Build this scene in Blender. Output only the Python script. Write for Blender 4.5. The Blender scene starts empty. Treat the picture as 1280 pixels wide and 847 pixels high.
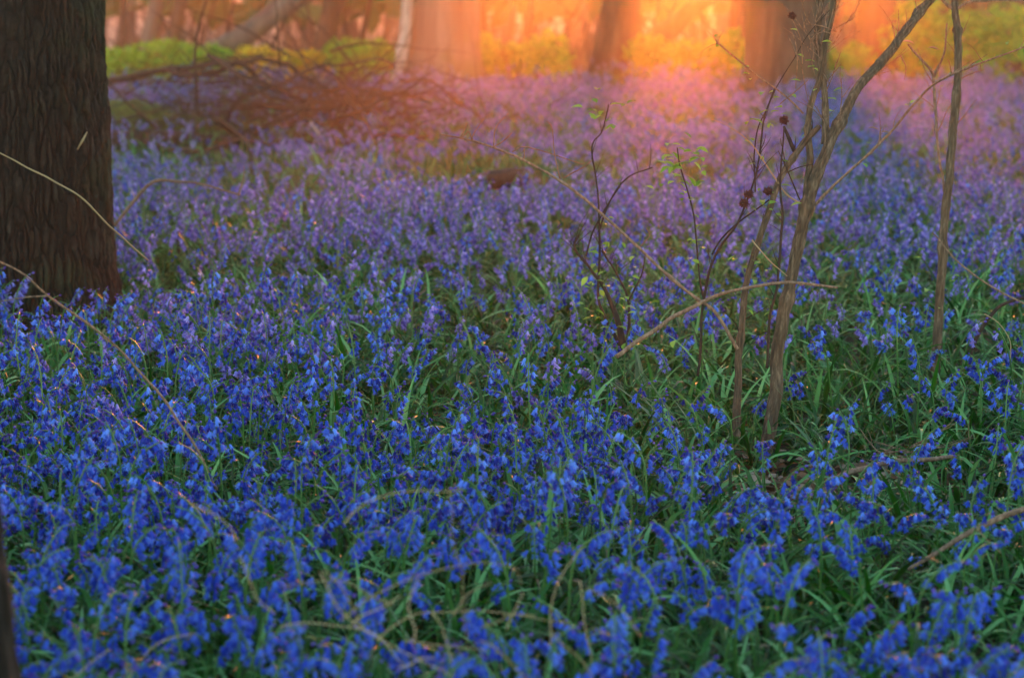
import bpy, math, random
import numpy as np
from mathutils import Vector, Matrix, noise as mnoise

random.seed(7)
RNG = np.random.default_rng(11)
R = math.radians
SC = bpy.context.scene
COL = SC.collection

# ------------------------------------------------------------------ camera
FPX, W0, H0 = 2723.0, 1280.0, 847.0            # 50 mm on a 23.5 mm sensor
YH = -50.0                                     # picture row of the level horizon
CAM_Z = 1.2
PITCH = math.atan((H0 / 2 - YH) / FPX)
cam_d = bpy.data.cameras.new('camera')
cam = bpy.data.objects.new('camera', cam_d)
COL.objects.link(cam)
cam.location = (0, 0, CAM_Z)
cam.rotation_euler = (R(90) - PITCH, 0, 0)
cam_d.sensor_width = 23.5
cam_d.lens = 50.0
cam_d.clip_start = 0.05
cam_d.clip_end = 2000
cam_d.dof.use_dof = True
cam_d.dof.focus_distance = 5.1
cam_d.dof.aperture_fstop = 2.6
cam_d.dof.aperture_blades = 7
SC.camera = cam

# ------------------------------------------------------------------ light
SUN_EL, SUN_AZ = R(5.8), R(5.1)                # sun low behind the wood, right of centre
w = bpy.data.worlds.new('World')
SC.world = w
w.use_nodes = True
nt = w.node_tree
bg = nt.nodes['Background']
sky = nt.nodes.new('ShaderNodeTexSky')
sky.sky_type = 'NISHITA'
sky.sun_disc = False
sky.sun_elevation = SUN_EL
sky.sun_rotation = SUN_AZ
sky.air_density = 1.0
sky.dust_density = 0.1
sky.ozone_density = 0.6
nt.links.new(sky.outputs[0], bg.inputs[0])
bg.inputs[1].default_value = 0.15

sun_d = bpy.data.lights.new('sun', 'SUN')
sun_d.energy = 3.8
sun_d.angle = R(4.0)
sun_d.color = (1.0, 0.20, 0.028)
sun = bpy.data.objects.new('sun', sun_d)
COL.objects.link(sun)
SUNV = Vector((math.sin(SUN_AZ) * math.cos(SUN_EL), math.cos(SUN_AZ) * math.cos(SUN_EL), math.sin(SUN_EL)))
sun.rotation_euler = SUNV.to_track_quat('Z', 'Y').to_euler()
sun.location = SUNV * 60

SC.view_settings.view_transform = 'Standard'
SC.view_settings.look = 'None'
SC.view_settings.gamma = 1.0
SC.view_settings.exposure = 2.65
SC.cycles.use_denoising = True
SC.cycles.max_bounces = 6
SC.cycles.diffuse_bounces = 3
SC.cycles.glossy_bounces = 2
SC.cycles.transmission_bounces = 3
SC.cycles.volume_bounces = 0
SC.cycles.caustics_reflective = False
SC.cycles.caustics_refractive = False
HAZE_DENSITY, HAZE_G = 0.0042, 0.92

# ------------------------------------------------------------------ geometry of the place
def ground_z(x, y):
    """Flat wood floor, falling away beyond a low crest, with a pale field rising on the far side."""
    z = 0.012 * math.sin(x * 1.7 + y * .9) + 0.010 * math.sin(y * 2.3 - x * .6)
    if y > 23:
        z -= .085 * min(y - 23, 32) * min(1, (y - 23) / 5)
    if y > 66:
        z += .055 * (y - 66) * min(1, (y - 66) / 15)
    return z

CT, ST = math.cos(PITCH), math.sin(PITCH)
def P(px, py, d):
    return P0(px, py, 1.2 * d / (1 + .02204 * d))
def P0(px, py, d):
    """World point seen at a pixel of the 1280-wide photograph, d metres along the view axis."""
    u, v = (px - W0 / 2) / FPX, -(py - H0 / 2) / FPX
    return Vector((u * d, (CT + v * ST) * d, CAM_Z + (-ST + v * CT) * d))
def G(px, py, z=0.0):
    v = -(py - H0 / 2) / FPX
    d = (z - CAM_Z) / (-ST + v * CT)
    return P0(px, py, d)
def pix(p):
    x, y, z = p[0], p[1], p[2] - CAM_Z
    d = y * CT - z * ST
    v = (y * ST + z * CT) / d
    return W0 / 2 + FPX * x / d, H0 / 2 - FPX * v, d

# ------------------------------------------------------------------ helpers
class MB:
    def __init__(s): s.v, s.f, s.m = [], [], []
    def add(s, vs, fs, mi=0):
        b = len(s.v)
        s.v.extend([tuple(p) for p in vs])
        s.f.extend([tuple(i + b for i in f) for f in fs])
        s.m.extend([mi] * len(fs))
    def tube(s, pts, rad, sides=6, mi=0, cap=True, rough=0.0, seed=0):
        n = len(pts)
        pts = [Vector(p) for p in pts]
        if not hasattr(rad, '__len__'): rad = [rad] * n
        t0 = (pts[1] - pts[0]).normalized()
        up = Vector((0, 0, 1)) if abs(t0.z) < .9 else Vector((1, 0, 0))
        a = t0.cross(up).normalized()
        vs, fs = [], []
        for i in range(n):
            t = (pts[min(i + 1, n - 1)] - pts[max(i - 1, 0)])
            t = t.normalized() if t.length > 1e-9 else t0
            a = (a - t * a.dot(t))
            a = a.normalized() if a.length > 1e-6 else t.orthogonal().normalized()
            b = t.cross(a)
            for k in range(sides):
                an = 2 * math.pi * k / sides
                r = rad[i]
                if rough:
                    r *= 1 + rough * mnoise.noise(Vector((math.cos(an) * 2.3 + seed, math.sin(an) * 2.3, i * .45)))
                vs.append(pts[i] + a * (r * math.cos(an)) + b * (r * math.sin(an)))
        for i in range(n - 1):
            for k in range(sides):
                k2 = (k + 1) % sides
                fs.append((i * sides + k, i * sides + k2, (i + 1) * sides + k2, (i + 1) * sides + k))
        if cap:
            fs.append(tuple(range(sides))[::-1])
            fs.append(tuple((n - 1) * sides + k for k in range(sides)))
        s.add(vs, fs, mi)
    def mesh(s, name, mats, off=(0, 0, 0), smooth=True):
        me = bpy.data.meshes.new(name)
        o = Vector(off)
        me.from_pydata([(p[0] - o.x, p[1] - o.y, p[2] - o.z) for p in s.v], [], s.f)
        for m in (mats if isinstance(mats, (list, tuple)) else [mats]): me.materials.append(m)
        if any(s.m): me.polygons.foreach_set('material_index', s.m)
        if smooth: me.shade_smooth()
        me.update()
        return me
    def build(s, name, mats, parent=None, smooth=True, loc=None):
        base = parent_world(parent) if parent else Vector(loc or (0, 0, 0))
        ob = bpy.data.objects.new(name, s.mesh(name, mats, base, smooth))
        COL.objects.link(ob)
        if parent: ob.parent = parent
        else: ob.location = base
        return ob

def parent_world(p):
    v = Vector((0, 0, 0))
    while p:
        v += p.location
        p = p.parent
    return v
def thing(name, label, cat, loc, group=None):
    o = bpy.data.objects.new(name, None)
    o.empty_display_size = .1
    COL.objects.link(o)
    o.location = loc
    o['label'] = label; o['category'] = cat
    if group: o['group'] = group
    return o
def tag(o, label=None, cat=None, group=None, kind=None):
    if label: o['label'] = label
    if cat: o['category'] = cat
    if group: o['group'] = group
    if kind: o['kind'] = kind
    return o
def spline(ctrl, n=8):
    """Catmull-Rom through (point, radius) pairs."""
    p = [Vector(c[0]) for c in ctrl]; r = [c[1] for c in ctrl]
    p = [p[0] * 2 - p[1]] + p + [p[-1] * 2 - p[-2]]
    r = [r[0]] + r + [r[-1]]
    out, ro = [], []
    for i in range(1, len(p) - 2):
        for k in range(n):
            t = k / n
            a, b, c, d = p[i - 1], p[i], p[i + 1], p[i + 2]
            q = .5 * ((2 * b) + (c - a) * t + (2 * a - 5 * b + 4 * c - d) * t * t + (3 * b - a - 3 * c + d) * t ** 3)
            out.append(q); ro.append(r[i] + (r[i + 1] - r[i]) * t)
    out.append(p[-2]); ro.append(r[-2])
    return out, ro
def wiggle(pts, amp, freq=8.0, seed=0.0):
    o = []
    for i, p in enumerate(pts):
        k = min(1, i / 2)
        o.append(p + Vector((mnoise.noise(p * freq + Vector((seed, 0, 0))), mnoise.noise(p * freq + Vector((0, seed + 9, 0))),
                             mnoise.noise(p * freq + Vector((0, 0, seed + 21))))) * amp * k)
    return o

# ------------------------------------------------------------------ materials
def new_mat(name):
    m = bpy.data.materials.new(name); m.use_nodes = True
    t = m.node_tree
    return m, t, t.nodes['Principled BSDF'], t.nodes['Material Output']
def node(t, kind, **kw):
    n = t.nodes.new(kind)
    for k, v in kw.items(): setattr(n, k, v)
    return n
def ramp(t, stops, fac):
    r = node(t, 'ShaderNodeValToRGB')
    e = r.color_ramp.elements
    while len(e) < len(stops): e.new(.5)
    for i, (p, c) in enumerate(stops):
        e[i].position = p; e[i].color = (*c, 1)
    t.links.new(fac, r.inputs[0])
    return r.outputs[0]
def noise_tex(t, scale, detail=5, rough=.6, vec=None, stretch=None):
    tc = node(t, 'ShaderNodeTexCoord')
    src = tc.outputs['Object'] if vec is None else vec
    if stretch:
        mp = node(t, 'ShaderNodeMapping'); mp.inputs['Scale'].default_value = stretch
        t.links.new(src, mp.inputs[0]); src = mp.outputs[0]
    n = node(t, 'ShaderNodeTexNoise')
    n.inputs['Scale'].default_value = scale; n.inputs['Detail'].default_value = detail
    n.inputs['Roughness'].default_value = rough
    t.links.new(src, n.inputs['Vector'])
    return n.outputs['Fac']
def bump(t, h, strength, dist, bsdf):
    b = node(t, 'ShaderNodeBump'); b.inputs['Strength'].default_value = strength
    b.inputs['Distance'].default_value = dist
    t.links.new(h, b.inputs['Height']); t.links.new(b.outputs[0], bsdf.inputs['Normal'])

def bark_mat(name, c0, c1, c2, scale=30, stretch=(1, 1, .12), bstr=.9, bdist=.01, rough=.9, attr=None, moss=None):
    m, t, p, o = new_mat(name)
    n = noise_tex(t, scale, 6, .65, stretch=stretch)
    col = ramp(t, [(.32, c0), (.5, c1), (.68, c2)], n)
    if moss:
        n2 = noise_tex(t, 2.2, 4, .6)
        r = ramp(t, [(.5, (0, 0, 0)), (.62, (1, 1, 1))], n2)
        mx = node(t, 'ShaderNodeMix', data_type='RGBA')
        t.links.new(r, mx.inputs[0]); t.links.new(col, mx.inputs[6]); mx.inputs[7].default_value = (*moss, 1)
        col = mx.outputs[2]
    if attr:
        a = node(t, 'ShaderNodeAttribute', attribute_name=attr)
        mx = node(t, 'ShaderNodeMix', data_type='RGBA')
        t.links.new(a.outputs['Fac'], mx.inputs[0]); mx.inputs[6].default_value = (c0[0] * .6, c0[1] * .6, c0[2] * .6, 1)
        t.links.new(col, mx.inputs[7]); col = mx.outputs[2]
    t.links.new(col, p.inputs['Base Color'])
    p.inputs['Roughness'].default_value = rough
    p.inputs['Specular IOR Level'].default_value = .25
    bump(t, n, bstr, bdist, p)
    return m

def petal_mat(name, base, deep, light):
    m, t, p, o = new_mat(name)
    oi = node(t, 'ShaderNodeObjectInfo')
    geo = node(t, 'ShaderNodeNewGeometry')
    add = node(t, 'ShaderNodeMath', operation='ADD')
    mul = node(t, 'ShaderNodeMath', operation='MULTIPLY')
    t.links.new(geo.outputs['Random Per Island'], mul.inputs[0]); mul.inputs[1].default_value = .65
    mul2 = node(t, 'ShaderNodeMath', operation='MULTIPLY')
    t.links.new(oi.outputs['Random'], mul2.inputs[0]); mul2.inputs[1].default_value = .35
    t.links.new(mul.outputs[0], add.inputs[0]); t.links.new(mul2.outputs[0], add.inputs[1])
    col = ramp(t, [(.14, deep), (.5, base), (.92, light)], add.outputs[0])
    t.links.new(col, p.inputs['Base Color'])
    p.inputs['Roughness'].default_value = .65
    p.inputs['Specular IOR Level'].default_value = .2
    tr = node(t, 'ShaderNodeBsdfTranslucent'); t.links.new(col, tr.inputs[0])
    mx = node(t, 'ShaderNodeMixShader'); mx.inputs[0].default_value = .35
    t.links.new(p.outputs[0], mx.inputs[1]); t.links.new(tr.outputs[0], mx.inputs[2])
    t.links.new(mx.outputs[0], o.inputs[0])
    return m

def leaf_mat(name, c0, c1, c2, rough=.38, trans=.3, spec=.5):
    m, t, p, o = new_mat(name)
    geo = node(t, 'ShaderNodeNewGeometry')
    oi = node(t, 'ShaderNodeObjectInfo')
    add = node(t, 'ShaderNodeMath', operation='ADD'); t.links.new(geo.outputs['Random Per Island'], add.inputs[0]); t.links.new(oi.outputs['Random'], add.inputs[1])
    fr = node(t, 'ShaderNodeMath', operation='FRACT'); t.links.new(add.outputs[0], fr.inputs[0])
    col = ramp(t, [(0, c0), (.62, c1), (1, c2)], fr.outputs[0])
    t.links.new(col, p.inputs['Base Color'])
    p.inputs['Roughness'].default_value = rough
    p.inputs['Specular IOR Level'].default_value = spec
    tr = node(t, 'ShaderNodeBsdfTranslucent'); t.links.new(col, tr.inputs[0])
    mx = node(t, 'ShaderNodeMixShader'); mx.inputs[0].default_value = trans
    t.links.new(p.outputs[0], mx.inputs[1]); t.links.new(tr.outputs[0], mx.inputs[2])
    t.links.new(mx.outputs[0], o.inputs[0])
    return m

M = {}
M['petal'] = petal_mat('bluebell_petal', (.022, .075, .60), (.006, .012, .20), (.14, .33, .95))  # palest and deepest tones paint highlight and shade contrast into the bells
M['hazed_petal'] = petal_mat('hazed_bluebell_petal', (.15, .15, .62), (.05, .04, .32), (.36, .36, .88))  # lilac of the warm haze painted into the farther petals
M['bud'] = petal_mat('bluebell_bud', (.10, .06, .45), (.06, .03, .28), (.14, .12, .60))
M['stem'] = leaf_mat('flower_stem', (.03, .12, .018), (.05, .17, .025), (.06, .16, .04), .45, .1)
M['leaf'] = leaf_mat('strap_leaf', (.003, .030, .002), (.014, .125, .006), (.15, .42, .14), .5, .3, .4)  # palest leaves stand in for sun glints, painted as leaf colour
M['grass'] = leaf_mat('long_grass', (.05, .13, .05), (.07, .17, .07), (.10, .20, .09), .4, .3, .5)
M['bramble'] = leaf_mat('bramble_leaf', (.12, .28, .03), (.18, .38, .04), (.26, .46, .08), .5, .4, .3)
M['shrub'] = leaf_mat('spring_shrub_leaf', (.08, .26, .015), (.13, .36, .02), (.22, .45, .03), .6, .35, .2)
M['unseen_leaf'] = leaf_mat('shade_leaf', (.05, .11, .02), (.07, .15, .03), (.10, .20, .04), .6, .3, .2)  # leaves of the unseen shading crowns and bands
M['yellow'] = leaf_mat('yellow_blossom', (.50, .38, .02), (.60, .48, .03), (.62, .30, .03), .6, .45, .2)
M['straw'] = leaf_mat('dry_straw', (.24, .19, .11), (.36, .30, .18), (.48, .42, .28), .7, .15, .2)
M['litter'] = leaf_mat('dead_leaf', (.06, .032, .016), (.11, .062, .032), (.20, .13, .08), .8, .15, .2)
M['pale_litter'] = leaf_mat('bleached_leaf', (.28, .22, .17), (.36, .29, .23), (.22, .15, .10), .8, .2, .2)
M['pine_bark'] = bark_mat('fissured_bark', (.004, .0028, .002), (.015, .010, .007), (.038, .028, .022), 70, (1, 1, .35), .8, .006, attr='plate', moss=(.022, .026, .012))
M['dark_bark'] = bark_mat('dark_bark', (.012, .010, .008), (.028, .022, .018), (.05, .042, .035), 40, (1, 1, .3), .9, .01)
M['beech_bark'] = bark_mat('beech_bark', (.06, .05, .045), (.10, .085, .075), (.15, .135, .12), 9, (1, 1, .12), .5, .02, moss=(.07, .085, .04))
M['brown_bark'] = bark_mat('brown_bark', (.03, .02, .014), (.06, .042, .030), (.10, .075, .055), 14, (1, 1, .15), .8, .03, moss=(.04, .05, .018))
M['pale_wood'] = bark_mat('pale_wood', (.18, .16, .14), (.28, .25, .22), (.36, .33, .30), 20, (1, 1, .2), .5, .01)
M['elder_bark'] = bark_mat('elder_bark', (.045, .028, .018), (.11, .075, .048), (.22, .16, .11), 120, (1, 1, .07), 1.0, .004, attr='plate')
M['twig'] = bark_mat('twig_bark', (.08, .05, .034), (.16, .105, .07), (.28, .20, .14), 160, (1, 1, .4), .6, .002, .7)
M['dark_twig'] = bark_mat('dark_twig_bark', (.014, .007, .005), (.030, .016, .011), (.055, .034, .024), 120, (1, 1, .4), .6, .002, .75)
M['brush'] = bark_mat('dead_brushwood', (.012, .007, .005), (.035, .020, .013), (.09, .06, .042), 60, (1, 1, 1), .6, .004, .85)
M['mossy'] = bark_mat('mossy_log', (.02, .022, .006), (.05, .065, .012), (.10, .13, .03), 18, (1, 1, 1), 1, .02, .95)
M['cut_wood'] = bark_mat('cut_wood', (.05, .035, .02), (.09, .065, .035), (.13, .10, .06), 12, (1, 1, 1), .4, .01, .8)
M['burr'] = bark_mat('seed_burr', (.03, .008, .005), (.06, .016, .010), (.10, .03, .018), 200, (1, 1, 1), 1, .002, .8)

# soil
m, t, p, o = new_mat('woodland_soil')
n1 = noise_tex(t, 3, 6, .65); n2 = noise_tex(t, 45, 6, .7)
mul = node(t, 'ShaderNodeMath', operation='ADD'); t.links.new(n1, mul.inputs[0]); t.links.new(n2, mul.inputs[1])
hf = node(t, 'ShaderNodeMath', operation='MULTIPLY'); t.links.new(mul.outputs[0], hf.inputs[0]); hf.inputs[1].default_value = .5
t.links.new(ramp(t, [(.36, (.012, .010, .005)), (.5, (.030, .024, .012)), (.66, (.07, .045, .025))], hf.outputs[0]), p.inputs['Base Color'])
p.inputs['Roughness'].default_value = 1.0
bump(t, n2, 1, .03, p)
M['soil'] = m
m, t, p, o = new_mat('pale_field')
t.links.new(ramp(t, [(.3, (.16, .13, .10)), (.5, (.22, .18, .14)), (.7, (.17, .16, .10))], noise_tex(t, .08, 5, .6)), p.inputs['Base Color'])
p.inputs['Roughness'].default_value = 1.0
M['field'] = m

# ------------------------------------------------------------------ ground
def build_ground():
    xs = sorted(set([round(v, 3) for v in np.concatenate([np.linspace(-8, 8, 81), np.linspace(-60, 60, 61), np.linspace(-150, 150, 41)])]))
    ys = sorted(set([round(v, 3) for v in np.concatenate([np.linspace(0, 14, 71), np.linspace(-20, 80, 61), np.linspace(-40, 130, 35)])]))
    vs = [(x, y, ground_z(x, y)) for y in ys for x in xs]
    nx = len(xs)
    fs = [(j * nx + i, j * nx + i + 1, (j + 1) * nx + i + 1, (j + 1) * nx + i) for j in range(len(ys) - 1) for i in range(nx - 1)]
    b = MB(); b.add(vs, fs)
    tag(b.build('ground', M['soil']), kind='structure')
    xs = np.linspace(-148, 148, 60); ys = np.linspace(72, 128, 50)
    b = MB(); b.add([(x, y, ground_z(x, y) + .06) for y in ys for x in xs], [(j * 60 + i, j * 60 + i + 1, (j + 1) * 60 + i + 1, (j + 1) * 60 + i) for j in range(49) for i in range(59)])
    tag(b.build('field', M['field']), kind='structure')
build_ground()

# ------------------------------------------------------------------ big trunks
def vnoise(u, v, seed, pu):
    """tileable-in-u value noise on arrays"""
    iu, iv = np.floor(u).astype(int), np.floor(v).astype(int)
    fu, fv = u - iu, v - iv
    fu = fu * fu * (3 - 2 * fu); fv = fv * fv * (3 - 2 * fv)
    def h(a, b):
        a = a % pu
        x = np.sin(a * 127.1 + b * 311.7 + seed * 74.7) * 43758.5453
        return x - np.floor(x)
    return (h(iu, iv) * (1 - fu) + h(iu + 1, iv) * fu) * (1 - fv) + (h(iu, iv + 1) * (1 - fu) + h(iu + 1, iv + 1) * fu) * fv

def fissured_trunk(base, radius, height, lean, nu, nv, cols, cell_h, depth, flare, seed, zdense, nplates=None):
    """Trunk with bark plates: jittered cells stretched along the stem, furrows between them are real relief."""
    u = np.arange(nu) / nu
    zz = np.concatenate([np.linspace(-.1, zdense, nv), np.linspace(zdense, height, 24)[1:]])
    U, Z = np.meshgrid(u, zz)
    cu = U * cols; cv = Z / cell_h
    wob = vnoise(U * 16, Z / .05, seed + 5, 16) - .5
    wob2 = vnoise(U * 48, Z / .018, seed + 6, 48) - .5
    cuw = cu + wob * .2 + wob2 * .25
    cvw = cv + wob * .25
    f1 = np.full(U.shape, 9.); f2 = np.full(U.shape, 9.); idv = np.zeros(U.shape)
    iu, iv = np.floor(cuw).astype(int), np.floor(cvw).astype(int)
    for a in (-1, 0, 1):
        for b in (-1, 0, 1):
            x = (iu + a); y = iv + b
            xm = x % cols
            h1 = np.sin(xm * 12.9898 + y * 78.233 + seed) * 43758.5453; h1 -= np.floor(h1)
            h2 = np.sin(xm * 39.346 + y * 11.135 + seed) * 24634.6345; h2 -= np.floor(h2)
            dx = x + .15 + .7 * h1 - cuw; dy = (y + h2 * 1.4 - .2 - cvw) * .38
            d = np.sqrt(dx * dx + dy * dy)
            m1 = d < f1
            f2 = np.where(m1, f1, np.minimum(f2, d)); idv = np.where(m1, h1, idv); f1 = np.where(m1, d, f1)
    plate = np.clip((f2 - f1) / .32, 0, 1) ** .6
    fine = vnoise(U * cols * 6, Z / .012, seed + 2, cols * 6) - .5
    big = vnoise(U * 5, Z / .5, seed + 1, 5) - .5
    rad = radius * (1 - .25 * np.clip(Z / height, 0, 1)) * (1 + .10 * big) + flare * np.exp(-np.clip(Z, 0, 9) / .16)* (1 + .8 * np.cos(U * 2 * np.pi * 5 + seed))
    r = rad + depth * (plate - 1) + depth * .35 * (idv - .5) * plate + depth * .28 * fine
    ang = U * 2 * np.pi
    X = r * np.cos(ang) + lean[0] * Z; Y = r * np.sin(ang) + lean[1] * Z
    vs = np.stack([X, Y, Z], -1).reshape(-1, 3)
    rows = len(zz)
    idx = np.arange(rows * nu).reshape(rows, nu)
    q = np.stack([idx[:-1], np.roll(idx, -1, 1)[:-1], np.roll(idx, -1, 1)[1:], idx[1:]], -1).reshape(-1, 4)
    me = bpy.data.meshes.new('trunk')
    me.vertices.add(len(vs)); me.vertices.foreach_set('co', vs.ravel())
    me.loops.add(q.size); me.loops.foreach_set('vertex_index', q.ravel())
    me.polygons.add(len(q)); me.polygons.foreach_set('loop_start', np.arange(len(q)) * 4)
    me.update(calc_edges=True); me.validate()
    at = me.attributes.new('plate', 'FLOAT', 'POINT')
    at.data.foreach_set('value', plate.ravel().astype(np.float32))
    me.shade_smooth()
    return me

def limb(b, p, d, length, r, sides, seed, drop=-.0, n=10, taper=.15):
    rnd = random.Random(seed)
    pts, rad = [Vector(p)], [r]
    d = Vector(d).normalized()
    for i in range(n):
        d = (d + Vector((rnd.uniform(-1, 1), rnd.uniform(-1, 1), rnd.uniform(-1, 1))) * .16 + Vector((0, 0, drop))).normalized()
        pts.append(pts[-1] + d * length / n); rad.append(r * (1 - (1 - taper) * (i + 1) / n))
    b.tube(pts, rad, sides, rough=.1, seed=seed)
    return pts, rad

def crown(root, top, r, seed, mat, nl=5, spread=2.5):
    """bare limbs high above the frame, each its own part"""
    rnd = random.Random(seed)
    for k in range(nl):
        a = k * 2.4 + rnd.random()
        b = MB()
        st = top - Vector((0, 0, rnd.uniform(0, 3.0)))
        pts, rad = limb(b, st, (math.cos(a), math.sin(a), rnd.uniform(.5, 1.2)), rnd.uniform(.7, 1.2) * spread, r * rnd.uniform(.4, .6), 7, seed + k)
        for q in range(4):
            i = rnd.randint(3, 9)
            limb(b, pts[i], (rnd.uniform(-1, 1), rnd.uniform(-1, 1), rnd.uniform(.2, 1)), spread * .4, rad[i] * .5, 5, seed + k * 7 + q, n=6)
        b.build('limb', mat, root)

# the big fissured trunk on the left
c = G(40, 418)
t_ = thing('fissured_tree', 'thick dark fissured tree trunk rising at the left of the flowers', 'tree', c)
tr = bpy.data.objects.new('trunk', fissured_trunk(c, .265, 7.0, (.003, 0), 900, 700, 58, .09, .017, .05, 3.3, 1.5)); tr.data.materials.append(M['pine_bark'])
COL.objects.link(tr); tr.parent = t_
crown(t_, c + Vector((0, 0, 6.9)), .16, 50, M['dark_bark'])
b = MB()                                       # pale torn twig scar
a0 = P(97, 187, 6.33); a1 = P(109, 165, 6.33)
b.tube([a0, (a0 + a1) / 2 + Vector((.004, -.006, .004)), a1], [.002, .004, .0015], 5); b.build('twig_scar', M['straw'], t_)


# the near trunk cutting the lower left corner
e0, e1 = P0(23, 847, 2.6), P0(-2, 480, 2.6)
lean_ = (e1.x - e0.x) / (e1.z - e0.z)
c = Vector((e0.x - .105 - lean_ * e0.z, e0.y, 0))
t_ = thing('near_tree', 'very near dark trunk edge in the lower left corner of the view', 'tree', c)
tr = bpy.data.objects.new('trunk', fissured_trunk(c, .105, 5.0, (lean_, 0), 260, 260, 20, .08, .008, .0, 8.1, 1.5)); tr.data.materials.append(M['pine_bark'])
COL.objects.link(tr); tr.parent = t_

# ------------------------------------------------------------------ trees at the back of the clearing
def shade_crown(root, c, seed, half=1.9, z0=1.95, z1=4.7, n=1300):  # unseen leaves and limbs added above the view to shade the near flowers
    rnd = random.Random(seed + 400)
    b = MB()
    for k in range(16):
        cx = c.x + rnd.uniform(-half, half); cy = c.y + rnd.uniform(-.9, .9); cz = rnd.uniform(z0 + .3, z1)
        for q in range(n // 16):
            p = Vector((cx + rnd.gauss(0, .42), cy + rnd.gauss(0, .3), cz + rnd.gauss(0, .26)))
            if p.z < z0: continue
            a = Vector((rnd.gauss(0, 1), rnd.gauss(0, 1), rnd.gauss(0, 1))).normalized(); o_ = a.orthogonal().normalized(); s_ = rnd.uniform(.06, .12)
            b.add([p - a * s_, p + o_ * s_ * .55, p + a * s_, p - o_ * s_ * .55], [(0, 1, 2), (0, 2, 3)])
    b.build('leaves', M['unseen_leaf'], root, smooth=False)['kind'] = 'stuff'
    for k in range(7):
        b = MB(); a = k * .9
        limb(b, Vector((c.x, c.y, rnd.uniform(1.6, 3.2))), (math.cos(a) * 1.6, math.sin(a) * .6, .35), half * 1.1, .035, 6, seed * 9 + k, n=8)
        b.build('limb', M['brown_bark'], root)

def back_tree(name, label, px, py, wpx, px_top, mat, height=11, flare=.3, side=24, seed=0, nl=5, lean_y=0., dscale=1.0, name_trunk='trunk'):
    c = G(px, py); d = pix(c)[2]
    dia = wpx / FPX * d
    top = P0(px_top, 0, d)
    rise = max(top.z, .4)
    lx = (top.x - c.x) / rise * .8
    root = thing(name, label, 'tree', c)
    b = MB()
    pts, rad = [], []
    n = 26
    for i in range(n):
        z = -.1 + (height + .1) * (i / (n - 1)) ** 1.7
        x = c.x + (lx * z if z < 2 else lx * 2 + (z - 2) * lx * .3)
        pts.append(Vector((x + .03 * dia * mnoise.noise(Vector((seed, 0, z))), c.y + lean_y * z, z)))
        rad.append(dia / 2 * ((1 - .5 * z / height) + flare * math.exp(-max(z, 0) / .2)))
    b.tube(pts, rad, side, rough=.14, seed=seed)
    b.build(name_trunk, mat, root)
    crown(root, pts[-1], dia * .25, seed, mat, nl)
    shade_crown(root, c, seed)
    return root
r_ = back_tree('beech_tree', 'broad pale grey trunk with a light left edge at the far side of the clearing', 552, 113, 97, 555, M['beech_bark'], flare=.28, seed=1)
b = MB()                                       # root, and a pale strip painting the lit side of its left flank
base = r_.location; dd = pix(base)[2]
pts, rr = spline([(P0(492, 112, dd - .55), .045), (P0(498, 92, dd - .5), .05), (P0(504, 60, dd - .42), .06), (P0(509, 20, dd - .38), .06), (P0(511, -60, dd - .38), .05)], 6)
b.tube(pts, rr, 8, rough=.2); b.build('lit_strip', M['pale_wood'], r_)
back_tree('slender_tree', 'thin dark stem close behind the right edge of the broad pale trunk', 606, 100, 13, 602, M['brown_bark'], seed=2, nl=3)
back_tree('oak_tree', 'brown trunk leaning slightly right in the orange glow', 762, 101, 48, 781, M['brown_bark'], seed=3, flare=.35)
back_tree('pole_tree', 'slim dark trunk just left of the widest glowing trunk', 922, 100, 25, 924, M['brown_bark'], seed=4, nl=3)
back_tree('flared_tree', 'widest trunk at the back, flaring at its foot behind the sapling', 978, 130, 106, 984, M['brown_bark'], seed=5, flare=.28)
back_tree('distant_oak_tree', 'broad shaded trunk behind the leaning sapling stem', 1112, 98, 84, 1112, M['brown_bark'], seed=6)
back_tree('edge_tree', 'dark trunk at the far right edge of the wood', 1277, 92, 42, 1280, M['brown_bark'], seed=7)
back_tree('stem_tree', 'grey stem beside the big left trunk, leaning right', 178, 86, 17, 203, M['beech_bark'], seed=8, nl=3)
back_tree('stem_tree', 'brown stem leaning right, second from the big left trunk', 208, 88, 17, 234, M['brown_bark'], seed=9, nl=3)
back_tree('forked_tree', 'dark leaning trunk with bright glints above the yellow shrub', 398, 90, 26, 424, M['brown_bark'], seed=10, nl=3)
back_tree('stem_tree', 'thin curved dark stem midway between forked trunk and pale broad trunk', 445, 86, 8, 468, M['brown_bark'], seed=12, nl=2)
back_tree('stem_tree', 'thin dark stem right beside the big left trunk', 158, 84, 9, 157, M['brown_bark'], seed=13, nl=2)

# leaning / fallen timber
def log(name, label, cat, ctrl, sides, mat, rough=.12, group=None, n=7, seed=0):
    pts, rr = spline(ctrl, n)
    base = pts[0].copy()
    root = thing(name, label, cat, base, group)
    b = MB(); b.tube(wiggle(pts, rr[0] * .6, 1.2, seed), rr, sides, rough=rough, seed=seed)
    b.build('stem', mat, root)
    return root, pts, rr
log('fallen_tree', 'bare grey trunk leaning up to the right across the brushwood', 'fallen tree',
    [(P(235, 84, 31), .13), (P(290, 52, 31), .12), (P(345, 18, 31), .11), (P(410, -25, 31), .10), (P(520, -110, 31), .07)], 14, M['beech_bark'])
log('fallen_tree', 'dark trunk leaning up to the right out of the orange glow', 'fallen tree',
    [(P(770, 82, 33), .13), (P(815, 50, 33), .12), (P(862, 20, 33), .10), (P(905, -5, 33), .09), (P(1010, -60, 33), .06)], 14, M['brown_bark'])
log('fallen_tree', 'low dark log lying behind the flowers under the glow', 'fallen tree',
    [(P(790, 92, 33), .16), (P(850, 86, 33), .15), (P(930, 90, 33.4), .14)], 12, M['brown_bark'])
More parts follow.
